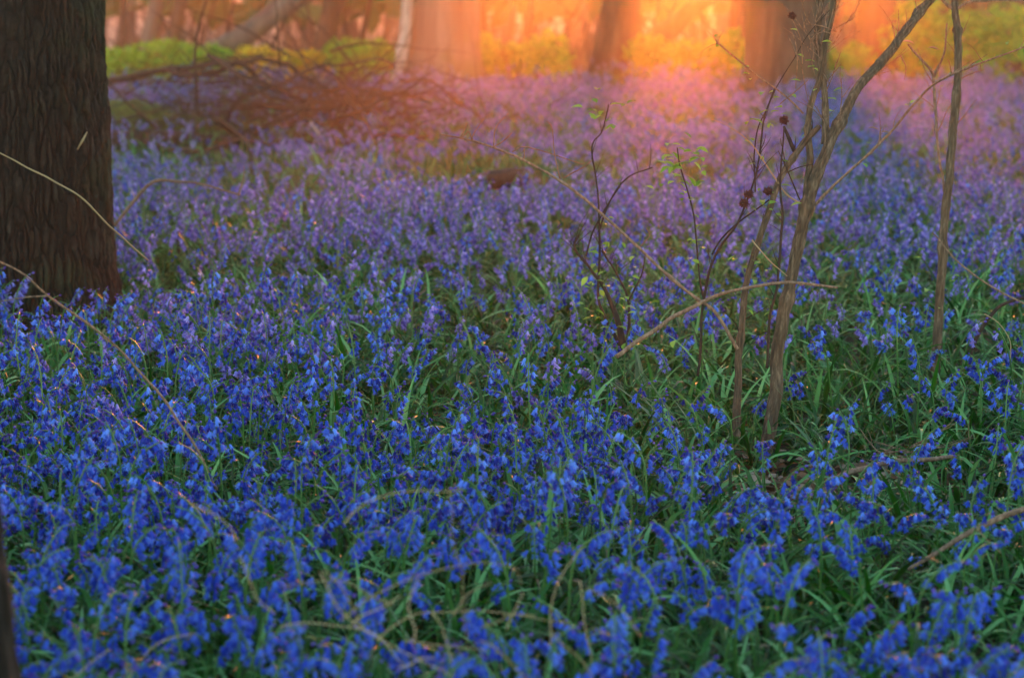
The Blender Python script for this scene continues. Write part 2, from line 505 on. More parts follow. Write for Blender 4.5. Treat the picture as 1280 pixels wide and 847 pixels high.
log('fallen_tree', 'short dark log lying right of the broad pale trunk', 'fallen tree',
    [(P(612, 82, 33), .16), (P(640, 78, 33), .17), (P(662, 82, 33.2), .14)], 12, M['brown_bark'])
# mossy log by the big trunk
mr, mp_, _ = log('mossy_log', 'mossy log lying in brushwood beside the big left trunk', 'log',
    [(P(120, 158, 15.6), .13), (P(170, 153, 15.6), .125), (P(225, 158, 15.8), .11), (P(300, 165, 16.2), .09), (P(345, 172, 16.4), .05)], 16, M['mossy'], rough=.3)
b = MB()
pts, rr = spline([(P(140, 178, 14.6), .06), (P(230, 178, 14.9), .05), (P(330, 186, 15.1), .03)], 6)
root = thing('fallen_branch', 'dark fallen branch in front of the mossy log', 'branch', pts[0])
b.tube(wiggle(pts, .04, 1), rr, 8, rough=.3); b.build('stem', M['brush'], root)
# cut log in the middle
c0, c1 = P(602, 226, 9.6), P(656, 221, 9.4)
root = thing('cut_log', 'short cut log with a pale top lying among flowers in mid field', 'log', c0)
b = MB(); ax = (c1 - c0)
b.tube([c0 + ax * (i / 6) for i in range(7)], [.032, .042, .044, .042, .043, .040, .036], 14, rough=.2); b.build('bark', M['dark_bark'], root)
b = MB()
e_ = ax.normalized(); u_ = e_.orthogonal().normalized(); w_ = e_.cross(u_); rnd = random.Random(4)
rim = [c1 + e_ * .004 + (u_ * math.cos(k * .4488) + w_ * math.sin(k * .4488)) * .034 * rnd.uniform(.9, 1.1) for k in range(14)]
b.add([c1 + e_ * .001] + rim, [(0, 1 + k, 1 + (k + 1) % 14) for k in range(14)]); b.build('cut_face', M['cut_wood'], root)

# ------------------------------------------------------------------ far wood beyond the crest
def far_wood():
    rnd = random.Random(5)
    k = 0
    kinds = [('beech_bark', 'pale'), ('brown_bark', 'brown')]
    for i in range(28):
        px = -150 + 1580 * (i + rnd.random()) / 28
        d = rnd.uniform(25, 52)
        c = P0(px, 60, d); c.z = ground_z(c.x, c.y)
        dia = rnd.uniform(.10, .32)
        mk, word = kinds[rnd.random() < .6]
        side = 'left half' if px < 500 else ('middle' if px < 860 else 'right')
        g = f'far {word} stems beyond the {side} of the clearing'
        root = thing('distant_tree', f'one of the blurred {word} stems far beyond the {side} of the clearing', 'tree', c, g)
        b = MB(); lx = rnd.uniform(-.12, .12)
        H = rnd.uniform(4.8, 6.2)
        pts = [c + Vector((lx * z + .15 * mnoise.noise(Vector((i, z * .3, 0))), 0, z)) for z in [H * (q / 11) for q in range(12)]]
        b.tube(pts, [dia / 2 * (1 - .6 * q / 11) for q in range(12)], 9, rough=.15, seed=i); b.build('trunk', M[mk], root)
        b = MB()
        for q in range(9):
            j = rnd.randint(1, 10)
            limb(b, pts[j], (rnd.uniform(-1, 1), rnd.uniform(-.5, .5), rnd.uniform(.3, 1)), rnd.uniform(.8, 1.8), dia * .12, 5, i * 31 + q, n=7)
        b.build('branches', M[mk], root)['kind'] = 'stuff'
    b = MB()
    for i in range(320):
        px = rnd.uniform(-400, 1680); d = rnd.uniform(52, 72)
        c = P0(px, 60, d); c.z = ground_z(c.x, c.y)
        limb(b, c, (rnd.uniform(-.15, .15), 0, 1), rnd.uniform(2.8, 4.2), rnd.uniform(.05, .18), 5, 7000 + i, n=6)
    for i in range(700):
        px = rnd.uniform(-400, 1680); d = rnd.uniform(52, 72)
        c = P0(px, 60, d); c.z = rnd.uniform(-3, 1)
        limb(b, c, (rnd.uniform(-1, 1), 0, rnd.uniform(-.2, 1)), rnd.uniform(2, 5), rnd.uniform(.02, .06), 3, 9000 + i, n=5)
    for (yc, x0, x1, zt, nl) in ((30, -16, 18, 1.75, 3500), (54, -26, 34, 3.7, 15000), (78, -34, 46, 4.4, 12000), (106, -40, 58, 5.2, 26000)):  # unseen leaf bands added to keep low sun off the far haze
        for i in range(nl):
            p = Vector((rnd.uniform(x0, x1), yc + rnd.uniform(-3, 3), rnd.uniform(.45, zt)))
            if p.z > zt - .5 and mnoise.noise(Vector((p.x * .5, yc, 0))) < -.15 + (p.z - zt + .8) * .4: continue
            a = Vector((rnd.gauss(0, 1), rnd.gauss(0, 1), rnd.gauss(0, 1))).normalized(); o_ = a.orthogonal().normalized(); s_ = rnd.uniform(.16, .30)
            b.add([p - a * s_, p + o_ * s_ * .6, p + a * s_, p - o_ * s_ * .6], [(0, 1, 2), (0, 2, 3)], 1)
    tag(b.build('distant_wood', [M['brown_bark'], M['unseen_leaf']], loc=(0, 90, 0)), 'far-off wood of bare stems closing the view, with unseen leaf bands added for shade', 'wood', kind='stuff')
    # tangled understory of bare saplings
    b = MB()
    for i in range(260):
        px = rnd.uniform(-200, 1480); d = rnd.uniform(24, 42)
        c = P0(px, 60, d); c.z = ground_z(c.x, c.y)
        pts, rad = limb(b, c, (rnd.uniform(-.6, .6), 0, 1), rnd.uniform(1.3, 2.4), rnd.uniform(.012, .03), 4, 900 + i, n=8)
        for q in range(3):
            j = rnd.randint(2, 7)
            limb(b, pts[j], (rnd.uniform(-1, 1), rnd.uniform(-.5, .5), rnd.uniform(.0, 1)), rnd.uniform(.6, 1.6), rad[j] * .7, 3, 3900 + i * 3 + q, n=5)
    tag(b.build('understory_thicket', M['brush'], loc=(0, 45, 0)), 'hazy tangle of bare brown saplings filling the wood behind the trees', 'thicket', kind='stuff')
far_wood()

def leaf_blob(b, c, rx, ry, rz, n, size, rnd, mi=0):
    for i in range(n):
        while True:
            q = Vector((rnd.uniform(-1, 1), rnd.uniform(-1, 1), rnd.uniform(-1, 1)))
            if q.length < 1 and mnoise.noise(q * 2.3 + Vector((c[0], c[1], 0))) > -.22: break
        p = Vector(c) + Vector((q.x * rx, q.y * ry, q.z * rz))
        a = Vector((rnd.gauss(0, 1), rnd.gauss(0, 1), rnd.gauss(0, 1))).normalized()
        bb = a.orthogonal().normalized()
        s = size * rnd.uniform(.6, 1.4)
        cc = a.cross(bb)
        b.add([p - a * s, p + bb * s * .45, p + a * s, p - bb * s * .45 + cc * s * .15], [(0, 1, 2), (0, 2, 3)], mi)

def shrub(label, px, py_base, w_px, h_px, d, mat, n, seed, name='leafy_shrub'):
    rnd = random.Random(seed)
    c = P(px, py_base, d); c.z = ground_z(c.x, c.y)
    w = w_px / FPX * d; h = h_px / FPX * d
    root = thing(name, label, 'shrub', c)
    b = MB()
    nb = max(3, int(w / .5))
    for k in range(nb):
        x = (k + .5) / nb - .5
        hh = h * rnd.uniform(.7, 1.05)
        leaf_blob(b, c + Vector((x * w, rnd.uniform(-.3, .3), hh * .5)), w / nb * .9, .5, hh * .5, n // nb, .05, rnd)
    b.build('foliage', mat, root, smooth=False)['kind'] = 'stuff'
    b = MB()
    for k in range(nb * 5):
        limb(b, c + Vector((rnd.uniform(-.5, .5) * w, rnd.uniform(-.2, .2), -.1)), (rnd.uniform(-.5, .5), rnd.uniform(-.3, .3), 1), h * rnd.uniform(.7, 1.3), .012, 4, seed * 100 + k, n=6)
    b.build('stems', M['brush'], root)['kind'] = 'stuff'
shrub('low bright green shrub between the leaning stems at far left', 205, 88, 120, 38, 30, M['shrub'], 1500, 21)
shrub('yellow blossoming shrub low behind the fallen leaning trunk', 352, 86, 70, 32, 30, M['yellow'], 900, 22, 'blossoming_shrub')
shrub('bright green shrub left of the broad pale trunk', 470, 90, 85, 38, 30, M['shrub'], 1300, 23)
shrub('bright green shrub right of the broad pale trunk', 640, 92, 90, 46, 30, M['shrub'], 1300, 24)
shrub('yellow-green shrub in the glow between the two leaning trunks', 862, 90, 110, 52, 30, M['shrub'], 1700, 25)
shrub('green shrub behind the right-hand sapling', 1200, 93, 120, 78, 30, M['shrub'], 2200, 26)
shrub('small green shrub seen between widest trunk and its right neighbour', 1052, 90, 50, 40, 30, M['shrub'], 700, 27)
shrub('dull brown-green thicket low behind the brushwood', 300, 90, 60, 24, 36, M['bramble'], 500, 28)

# ------------------------------------------------------------------ brushwood heap, left middle distance
def brushwood():
    rnd = random.Random(77)
    base = G(330, 190)
    root = thing('brushwood_heap', 'tangled heap of dead brown branches lying right of the big left trunk', 'brushwood', base)
    main = [  # pixel paths of the branches one can follow
        ([(120, 108), (185, 92), (250, 78), (310, 76), (370, 92), (430, 122)], 17, .035),
        ([(140, 100), (210, 88), (290, 84), (350, 100), (420, 118), (520, 150)], 16.5, .028),
        ([(295, 172), (300, 145), (335, 112), (385, 88), (440, 76), (500, 84)], 16, .02),
        ([(260, 70), (330, 92), (400, 116), (455, 136), (500, 170)], 16, .022),
        ([(150, 140), (210, 150), (275, 142), (330, 136), (400, 142)], 16, .035),
        ([(270, 150), (330, 170), (400, 178), (470, 170), (540, 160)], 15, .03),
        ([(380, 176), (430, 150), (455, 128), (520, 118)], 16, .02),
        ([(250, 145), (290, 172), (330, 210), (345, 240)], 13, .010),
        ([(385, 150), (400, 172), (415, 190)], 14.5, .018),
        ([(455, 178), (442, 140), (470, 120), (540, 140)], 15.5, .018),
        ([(180, 175), (250, 185), (350, 180), (450, 186)], 14, .022),
        ([(500, 100), (560, 130), (620, 165), (660, 190)], 16, .014),
    ]
    allp = []
    for i, (pp, d, r) in enumerate(main):
        ctrl = [(P(x, y, d + .5 * math.sin(i + j * 1.7)), r * (1 - .6 * j / len(pp))) for j, (x, y) in enumerate(pp)]
        pts, rr = spline(ctrl, 6)
        pts = wiggle(wiggle(pts, .10, 1.3, i), .05, 4, i)
        b = MB(); b.tube(pts, [q_ * .8 for q_ in rr], 7, rough=.2, seed=i)
        o = b.build('branch', M['brush'], root)
        allp.append((pts, rr))
    for i in range(75):
        px = rnd.gauss(360, 120); py = rnd.gauss(138, 28)
        if px < 150 or px > 470 or py > 190: continue
        d = rnd.uniform(13.5, 19)
        p = P(px, py, d)
        if p.z < .02: p.z = .03
        b = MB()
        limb(b, p, (rnd.uniform(-1, 1), rnd.uniform(-.5, .5), rnd.uniform(-.5, .8)), rnd.uniform(.4, 1.2), rnd.uniform(.006, .014), 5, 4000 + i, drop=-.03, n=10)
        b.build('branch', M['brush'], root)
    b = MB()
    for i in range(900):
        px = rnd.gauss(380, 125); py = rnd.gauss(140, 24)
        if px < 120 or py > 195: continue
        p = P(px, py, rnd.uniform(13.5, 20))
        if p.z < .0: p.z = .03
        limb(b, p, (rnd.uniform(-1, 1), rnd.uniform(-.5, .5), rnd.uniform(-.3, .6)), rnd.uniform(.2, .7), rnd.uniform(.002, .005), 3, 5000 + i, drop=-.02, n=6)
    b.build('twigs', M['brush'], root)['kind'] = 'stuff'
    # a pale snapped stick poking out of the heap
    b = MB(); b.tube([P(388, 152, 14), P(402, 172, 14), P(410, 184, 14)], [.006, .010, .008], 7); b.build('pale_stick', M['pale_wood'], root)
brushwood()

# ------------------------------------------------------------------ saplings and twigs (in the plane of focus)
def ridged(b_pts, b_rad, seed, sides=30, ridges=.16):
    """stem mesh with lengthwise ridges and swollen nodes, with 'plate' attribute"""
    pts, rad = b_pts, b_rad
    n = len(pts)
    vs, fs, pl = [], [], []
    t0 = (pts[1] - pts[0]).normalized(); a = t0.orthogonal().normalized()
    L = 0
    for i in range(n):
        t = (pts[min(i + 1, n - 1)] - pts[max(i - 1, 0)]).normalized()
        a = (a - t * a.dot(t)).normalized(); bb = t.cross(a)
        if i: L += (pts[i] - pts[i - 1]).length
        for k in range(sides):
            an = 2 * math.pi * k / sides
            q = Vector((math.cos(an) * 2.6, math.sin(an) * 2.6, L * 16 + seed * 7))
            h = mnoise.noise(q) + .6 * mnoise.noise(Vector((math.cos(an) * 6, math.sin(an) * 6, L * 45 + seed)))
            h = 1 - abs(h) * 2.0
            r = rad[i] * (1 + ridges * (.4 - h) * 1.0)
            vs.append(pts[i] + a * (r * math.cos(an)) + bb * (r * math.sin(an)))
            pl.append(min(1, max(0, 1.25 - h)))
    for i in range(n - 1):
        for k in range(sides):
            k2 = (k + 1) % sides
            fs.append((i * sides + k, i * sides + k2, (i + 1) * sides + k2, (i + 1) * sides + k))
    fs.append(tuple((n - 1) * sides + k for k in range(sides)))
    return vs, fs, pl

def stem_part(name, root, ctrl, seed, mat='elder_bark', sides=28, n=14, nodes=(), amp=.004, pix_r=True, kk=None, ridges=.16):
    if kk is None: kk = .74 if mat == 'dark_twig' else .68
    """ctrl: (px, py, depth, width in px)"""
    k_ = .76 if sides > 12 else kk
    c2 = [(P(x, y, d), k_ * wpx / 2 / FPX * d) for x, y, d, wpx in ctrl]
    pts, rr = spline(c2, n)
    pts = wiggle(pts, amp, 14, seed)
    for nd in nodes:
        i = int(nd * (len(pts) - 1))
        for q, s in ((-1, .18), (0, .35), (1, .18)):
            if 0 <= i + q < len(rr): rr[i + q] *= 1 + s
    if sides > 12:
        vs, fs, pl = ridged(pts, rr, seed, sides, ridges)
        b = MB(); b.add(vs, fs)
        o = b.build(name, M[mat], root)
        at = o.data.attributes.new('plate', 'FLOAT', 'POINT'); at.data.foreach_set('value', pl)
    else:
        b = MB(); b.tube(pts, rr, sides, rough=.12, seed=seed)
        o = b.build(name, M[mat], root)
    return o, pts, rr

def twiglets(root, pts, rr, count, length, seed, mat='twig', start=.2, up=.5, sub=0, flat=.35, r0=.0016):
    rnd = random.Random(seed)
    out = []
    for k in range(count):
        i = int((start + (1 - start) * rnd.random()) * (len(pts) - 2))
        t = (pts[i + 1] - pts[i]).normalized()
        d = (Vector((rnd.uniform(-1, 1), rnd.uniform(-flat, flat), rnd.uniform(-.2, 1) + up)).normalized() + t * .6).normalized()
        b = MB()
        p2, r2 = limb(b, pts[i], d, length * rnd.uniform(.5, 1.2), r0 * rnd.uniform(.8, 1.4), 5, seed * 50 + k, n=7, taper=.35)
        if sub:
            for q in range(sub):
                j = rnd.randint(2, 6)
                limb(b, p2[j], (d + Vector((rnd.uniform(-1, 1), rnd.uniform(-.3, .3), rnd.uniform(-.3, 1)))).normalized(), length * .35, r0 * .7, 4, seed * 90 + k * 5 + q, n=4, taper=.4)
        b.build('twig', M[mat], root)
        out.append(p2)
    return out

def small_leaf(b, p, d, s, rnd, wid=.55, mi=0):
    d = Vector(d).normalized()
    a = d.cross(Vector((rnd.uniform(-.4, .4), rnd.uniform(-.4, .4), 1))).normalized()
    nrm = a.cross(d)
    prof = [(0, 0), (.25, .8), (.5, 1), (.78, .62), (1, 0)]
    vs = []
    for (t, w_) in prof:
        c = Vector(p) + d * (s * t) - nrm * (s * .25 * t * t)
        vs += [c - a * (w_ * s * wid / 2) + nrm * (.12 * s * w_), c, c + a * (w_ * s * wid / 2) + nrm * (.12 * s * w_)]
    fs = []
    for i in range(4):
        for k in (0, 1): fs.append((i * 3 + k, i * 3 + k + 1, i * 3 + k + 4, i * 3 + k + 3))
    b.add(vs, fs, mi)
def leaves_at(root, pts, n, s, seed, mat='bramble', spread=.02):
    rnd = random.Random(seed)
    for k in range(n):
        b = MB()
        p = rnd.choice(pts) + Vector((rnd.gauss(0, spread), rnd.gauss(0, spread), rnd.gauss(0, spread)))
        small_leaf(b, p, (rnd.uniform(-1, 1), rnd.uniform(-1, 1), rnd.uniform(-.3, .6)), s * rnd.uniform(.7, 1.3), rnd)
        b.build('leaf', M[mat], root)

D = 4.85
base = G(955, 566)
sap = thing('elder_sapling', 'forked rough-barked sapling rising through the flowers right of centre', 'sapling', base)
_, sA, rA = stem_part('stem', sap, [(955, 572, D, 24), (968, 500, D, 23), (972, 440, D, 22), (990, 340, D, 21), (1009, 258, D, 23), (1030, 195, D, 20), (1068, 118, D + .05, 17), (1110, 68, D + .1, 16), (1150, 15, D + .15, 15), (1200, -50, D + .2, 12), (1240, -140, D + .3, 9)], 1, nodes=(.27, .4, .55, .8))
_, sB, rB = stem_part('stem', sap, [(1006, 262, D, 13), (1012, 200, D + .02, 13), (1010, 150, D + .03, 11), (1024, 100, D + .03, 11), (1030, 60, D + .02, 11), (1042, 0, D, 10), (1060, -90, D, 8)], 2, nodes=(.3, .6))
_, sC, rC = stem_part('stem', sap, [(1032, 180, D + .02, 16), (1031, 120, D + .03, 11), (1022, 60, D + .06, 11), (1026, 0, D + .08, 11), (1030, -80, D + .1, 9)], 3, nodes=(.5,))
_, sD, rD = stem_part('stem', sap, [(920, 545, D - .03, 16), (922, 500, D - .03, 14), (925, 430, D - .03, 12), (934, 350, D - .02, 11), (957, 275, D - .02, 11), (975, 225, D - .01, 11), (1003, 180, D, 11), (1024, 158, D + .03, 9)], 4, nodes=(.3, .5, .8))
_, sE, rE = stem_part('branch', sap, [(1012, 262, D, 7), (1050, 225, D - .05, 5.5), (1108, 170, D - .1, 5), (1160, 112, D - .15, 5), (1210, 86, D - .2, 4), (1285, 58, D - .25, 3)], 5, 'twig', 8, nodes=(.35, .8))
_, sF, rF = stem_part('branch', sap, [(1003, 178, D, 8), (994, 190, D, 9), (984, 170, D, 7), (979, 158, D, 4)], 6, 'dark_twig', 8)
_, sG, rG = stem_part('branch', sap, [(1004, 142, D, 4), (975, 115, D - .02, 3.5), (940, 90, D - .03, 3.5), (900, 57, D - .04, 3), (895, 55, D - .04, 4)], 7, 'twig', 7)
_, sH, rH = stem_part('branch', sap, [(1012, 262, D, 4), (980, 240, D - .02, 3.5), (955, 200, D - .03, 3), (925, 168, D - .04, 2), (890, 150, D - .05, 1.5)], 8, 'straw', 6)
_, sI, rI = stem_part('branch', sap, [(1060, 0, D, 5), (1050, -60, D, 5), (1120, 55, D, 3)][:2] + [(1040, -120, D, 4)], 9, 'twig', 7)
for (pts_, sd) in ((sA[60:], 11), (sB[20:], 12), (sC[10:], 13)):
    twiglets(sap, pts_, None, 14, .13, sd, 'twig', .1, .3, 2)
twiglets(sap, sE, rE, 9, .07, 14, 'twig', .3, .4, 0, r0=.0012)
twiglets(sap, sG, rG, 4, .05, 15, 'twig', .2, .4, 0, r0=.0011)
twiglets(sap, sD, rD, 12, .07, 16, 'dark_twig', .3, .3, 0)
for k, (x0, y0, x1, y1) in enumerate([(1038, 42, 1012, 45), (1046, 40, 1004, 30), (975, 130, 1010, 100), (1120, 60, 1098, 5), (1126, 70, 1130, 100), (985, 45, 1010, 130), (990, 40, 995, 110), (1050, 40, 1075, 0), (1003, 80, 990, 22)]):
    stem_part('twig', sap, [(x0, y0, D, 2.2), ((x0 + x1) / 2 + 4, (y0 + y1) / 2 - 3, D - .02, 2), (x1, y1, D - .03, 1.5)], 30 + k, 'twig', 5, n=5)
# pale dry leaves hanging on it
for (x, y, dx) in ((1128, 52, 1), (1160, 60, 1), (1085, 160, 1), (1100, 165, .8)):
    b = MB(); rnd = random.Random(x)
    small_leaf(b, P(x, y, D), (dx, -.2, .05), .028, rnd, .35); b.build('dry_leaf', M['pale_litter'], sap)
leaves_at(sap, sD[30:60], 16, .025, 17, spread=.03)
leaves_at(sap, sG, 7, .018, 18, spread=.02)
leaves_at(sap, sB[30:], 16, .023, 19, spread=.05)
leaves_at(sap, sE[20:], 8, .016, 20, spread=.03)
# round burr-like seed balls
def burr(root, x, y, d, r):
    c = P(x, y, d); b = MB(); rnd = random.Random(int(x * 7 + y))
    import itertools
    n, mrings = 12, 8
    vs, fs = [], []
    for i in range(mrings + 1):
        th = math.pi * i / mrings
        for k in range(n):
            ph = 2 * math.pi * k / n
            rr_ = r * (.72 + .3 * rnd.random())
            vs.append(c + Vector((math.sin(th) * math.cos(ph), math.sin(th) * math.sin(ph), math.cos(th))) * rr_)
    for i in range(mrings):
        for k in range(n): fs.append((i * n + k, i * n + (k + 1) % n, (i + 1) * n + (k + 1) % n, (i + 1) * n + k))
    b.add(vs, fs)
    for k in range(60):
        v = Vector((rnd.gauss(0, 1), rnd.gauss(0, 1), rnd.gauss(0, 1))).normalized(); o_ = v.orthogonal().normalized() * r * .18
        q = v.cross(o_)
        b.add([c + v * r * .8 + o_, c + v * r * .8 - o_ * .5 + q * .8, c + v * r * .8 - o_ * .5 - q * .8, c + v * r * rnd.uniform(1.15, 1.6)], [(0, 1, 3), (1, 2, 3), (2, 0, 3)])
    b.build('seed_ball', M['burr'], root, smooth=False)

# thin dark-stemmed bramble carrying the seed balls
br = thing('burr_bramble', 'thin dark stems with round brown seed balls left of the sapling', 'bramble', G(875, 480))
_, q1, r1 = stem_part('stem', br, [(872, 470, D - .02, 5), (880, 380, D - .02, 5), (892, 325, D - .02, 5), (925, 270, D - .02, 4), (945, 215, D - .02, 3.5), (955, 150, D - .02, 3), (968, 110, D - .02, 2)], 41, 'dark_twig', 7)
_, q2, r2 = stem_part('stem', br, [(958, 460, D - .08, 6), (962, 400, D - .08, 5), (972, 350, D - .08, 5), (977, 285, D - .08, 5), (976, 230, D - .08, 4), (979, 158, D - .08, 2.5)], 42, 'dark_twig', 7)
_, q3, r3 = stem_part('stem', br, [(890, 318, D - .02, 4), (905, 295, D, 3.5), (935, 268, D, 3), (962, 250, D, 3)], 43, 'dark_twig', 6)
_, q4, r4 = stem_part('stem', br, [(880, 378, D - .02, 4), (872, 330, D, 3.5), (868, 270, D + .02, 3.5), (852, 215, D + .04, 3), (846, 185, D + .05, 2.5)], 44, 'dark_twig', 6)
_, q5, r5 = stem_part('stem', br, [(1000, 250, D - .04, 3), (985, 215, D - .05, 2.5), (973, 188, D - .05, 1.5)], 45, 'dark_twig', 5)
_, q6, r6 = stem_part('stem', br, [(944, 240, D, 3), (948, 160, D, 2.5), (1000, 60, D, 1.8), (1040, 10, D, 1.3)], 46, 'dark_twig', 5)
twiglets(br, q1, r1, 14, .07, 47, 'dark_twig', .3, .3, 0, r0=.0011)
twiglets(br, q2, r2, 14, .05, 48, 'dark_twig', .2, .2, 0, r0=.001)
for (x, y, s) in ((980, 150, .0105), (936, 243, .0100), (930, 254, .0105), (960, 239, .0100), (990, 20, .0085)):
    burr(br, x, y, D - .06, s)
leaves_at(br, q4[-20:], 46, .026, 49, spread=.028)
leaves_at(br, q1[-26:-6], 18, .024, 50, spread=.022)
leaves_at(br, q4[14:34], 14, .022, 57, spread=.018)
leaves_at(br, q3[-8:], 12, .023, 51, spread=.018)

# long thin branch slanting down to the sapling from the left
lb = thing('slanting_branch', 'long thin bare branch slanting down from upper left to the sapling foot', 'branch', P(925, 430, D - .05))
_, l1, lr = stem_part('stem', lb, [(922, 436, D - .06, 7), (895, 392, D - .06, 7), (860, 365, D - .05, 6.5), (800, 312, D - .04, 6), (755, 270, D - .02, 6), (700, 226, D, 5.5), (650, 198, D + .02, 5), (600, 178, D + .04, 4), (550, 168, D + .06, 3)], 61, 'twig', 10, nodes=(.3, .62, .75))
for k, pp in enumerate([[(700, 224), (693, 190), (690, 160), (684, 152)], [(655, 198), (656, 186), (654, 190)], [(598, 178), (590, 172), (604, 150), (606, 148)], [(590, 175), (586, 165), (578, 172)],
                        [(617, 184), (620, 160), (636, 142)], [(617, 184), (630, 176), (640, 166)], [(640, 190), (660, 184), (730, 206)], [(705, 222), (728, 210), (740, 200)], [(798, 310), (812, 295), (808, 285)], [(575, 174), (582, 160), (584, 154)]]):
    stem_part('twig', lb, [(x, y, D + .02, 3 - .5 * j) for j, (x, y) in enumerate(pp)], 62 + k, 'twig', 5, n=4, amp=.002)

# twiggy little bush in the middle
tb = thing('thorn_bush', 'small dark twiggy bush standing left of the sapling', 'bush', G(775, 500))
D2 = 5.3
_, t1, u1 = stem_part('stem', tb, [(778, 440, D2, 16), (772, 400, D2, 11), (757, 365, D2, 7), (738, 335, D2, 5), (718, 312, D2, 4.5), (720, 298, D2, 3.5)], 71, 'dark_twig', 9)
_, t2, u2 = stem_part('stem', tb, [(780, 440, D2, 9), (750, 380, D2, 5), (750, 310, D2, 4.5), (748, 240, D2, 3.5), (740, 185, D2, 3), (752, 165, D2, 2.5), (760, 130, D2, 2)], 72, 'dark_twig', 7)
_, t3, u3 = stem_part('stem', tb, [(783, 440, D2, 8), (786, 380, D2, 4.5), (770, 340, D2, 3.5), (752, 312, D2, 3)], 73, 'dark_twig', 7)
_, t4, u4 = stem_part('stem', tb, [(748, 290, D2, 4), (765, 245, D2, 3.5), (785, 222, D2, 3), (815, 210, D2, 2.5)], 74, 'dark_twig', 6)
_, t5, u5 = stem_part('stem', tb, [(732, 320, D2, 4), (745, 280, D2, 3.5), (775, 232, D2, 3)], 75, 'dark_twig', 6)
_, t6, u6 = stem_part('stem', tb, [(786, 375, D2, 4), (802, 345, D2, 3), (806, 320, D2, 2)], 76, 'dark_twig', 6)
twiglets(tb, t1, u1, 12, .07, 177, 'dark_twig', .15, .3, 1, r0=.0012)
twiglets(tb, t3, u3, 9, .06, 178, 'dark_twig', .2, .3, 1, r0=.001)
twiglets(tb, t2, u2, 12, .06, 77, 'dark_twig', .2, .3, 0, r0=.001)
twiglets(tb, t4, u4, 4, .07, 78, 'dark_twig', .2, .3, 0, r0=.001)
leaves_at(tb, t2[-8:], 14, .028, 79, spread=.03)
leaves_at(tb, t3, 40, .026, 80, spread=.06)
leaves_at(tb, t2[6:20], 22, .025, 81, spread=.05)

# pale arching cane lying through the sapling
_c = [(770, 446, D - .1, 9), (805, 421, D - .1, 9), (850, 392, D - .1, 8), (900, 368, D - .09, 7), (950, 357, D - .12, 6.5), (1000, 354, D - .15, 6), (1047, 359, D - .15, 5)]
ac = thing('arching_cane', 'pale bent cane arching low across the sapling stems', 'branch', P(805, 420, D - .1))
stem_part('stem', ac, _c, 85, 'twig', 11, n=8)
gs = thing('bent_stalk', 'thin pale stalk crossing the lower sapling stems', 'stalk', P(930, 300, D - .2))
stem_part('stem', gs, [(940, 300, D - .2, 3), (960, 325, D - .2, 2.5), (985, 345, D - .2, 1.5)], 86, 'straw', 5)

# right sapling
D3 = 5.55
rs = thing('straight_sapling', 'straight brown sapling near the right edge of the picture', 'sapling', G(1168, 500))
_, x1, y1 = stem_part('stem', rs, [(1166, 500, D3, 19), (1170, 440, D3, 17), (1176, 350, D3, 15), (1181, 270, D3, 15), (1190, 180, D3, 14), (1197, 90, D3, 13), (1197, 40, D3, 13), (1193, 5, D3, 12), (1192, -60, D3, 11), (1190, -150, D3, 9)], 91, nodes=(.28, .52, .68))
_, x2, y2 = stem_part('stem', rs, [(1180, 240, D3 + .02, 5), (1172, 180, D3 + .03, 5), (1168, 120, D3 + .03, 6), (1166, 90, D3 + .04, 5)], 92, 'twig', 8)
stem_part('branch', rs, [(1168, 96, D3 + .03, 5), (1160, 85, D3, 5), (1135, 55, D3, 4)], 93, 'twig', 7)
stem_part('branch', rs, [(1168, 96, D3 + .03, 5), (1180, 65, D3, 4), (1184, 30, D3, 3)], 94, 'twig', 7)
_, x3, y3 = stem_part('branch', rs, [(1195, 12, D3, 7), (1220, 2, D3, 5), (1285, 2, D3, 4)], 95, 'twig', 7)
stem_part('branch', rs, [(1194, 14, D3, 6), (1180, 2, D3, 6), (1165, -20, D3, 5)], 96, 'twig', 7)
twiglets(rs, x2, y2, 5, .10, 97, 'twig', .3, .2, 0)
twiglets(rs, x1[55:90], None, 4, .10, 98, 'twig', .1, .2, 1)
leaves_at(rs, x1[20:36], 8, .022, 99, spread=.05)
rb = thing('dark_branch', 'dark crooked branch rising at the right edge beside the straight sapling', 'branch', P(1215, 440, D3))
stem_part('stem', rb, [(1205, 470, D3, 8), (1222, 420, D3, 8), (1243, 388, D3, 7), (1262, 377, D3, 6), (1290, 372, D3, 5)], 101, 'dark_twig', 8)
rl = thing('thin_cane', 'thin grey cane sloping down to the right edge', 'stalk', P(1170, 300, D3 - .3))
stem_part('stem', rl, [(1165, 290, D3 - .3, 2.5), (1195, 325, D3 - .3, 3.5), (1240, 358, D3 - .3, 4), (1290, 384, D3 - .3, 4)], 102, 'twig', 6)
rl = thing('thin_cane', 'curved thin cane below the right edge branch', 'stalk', P(1252, 400, D3 - .3))
stem_part('stem', rl, [(1262, 450, D3 - .3, 2), (1262, 425, D3 - .3, 2), (1250, 405, D3 - .3, 2), (1230, 392, D3 - .3, 2)], 103, 'straw', 5)

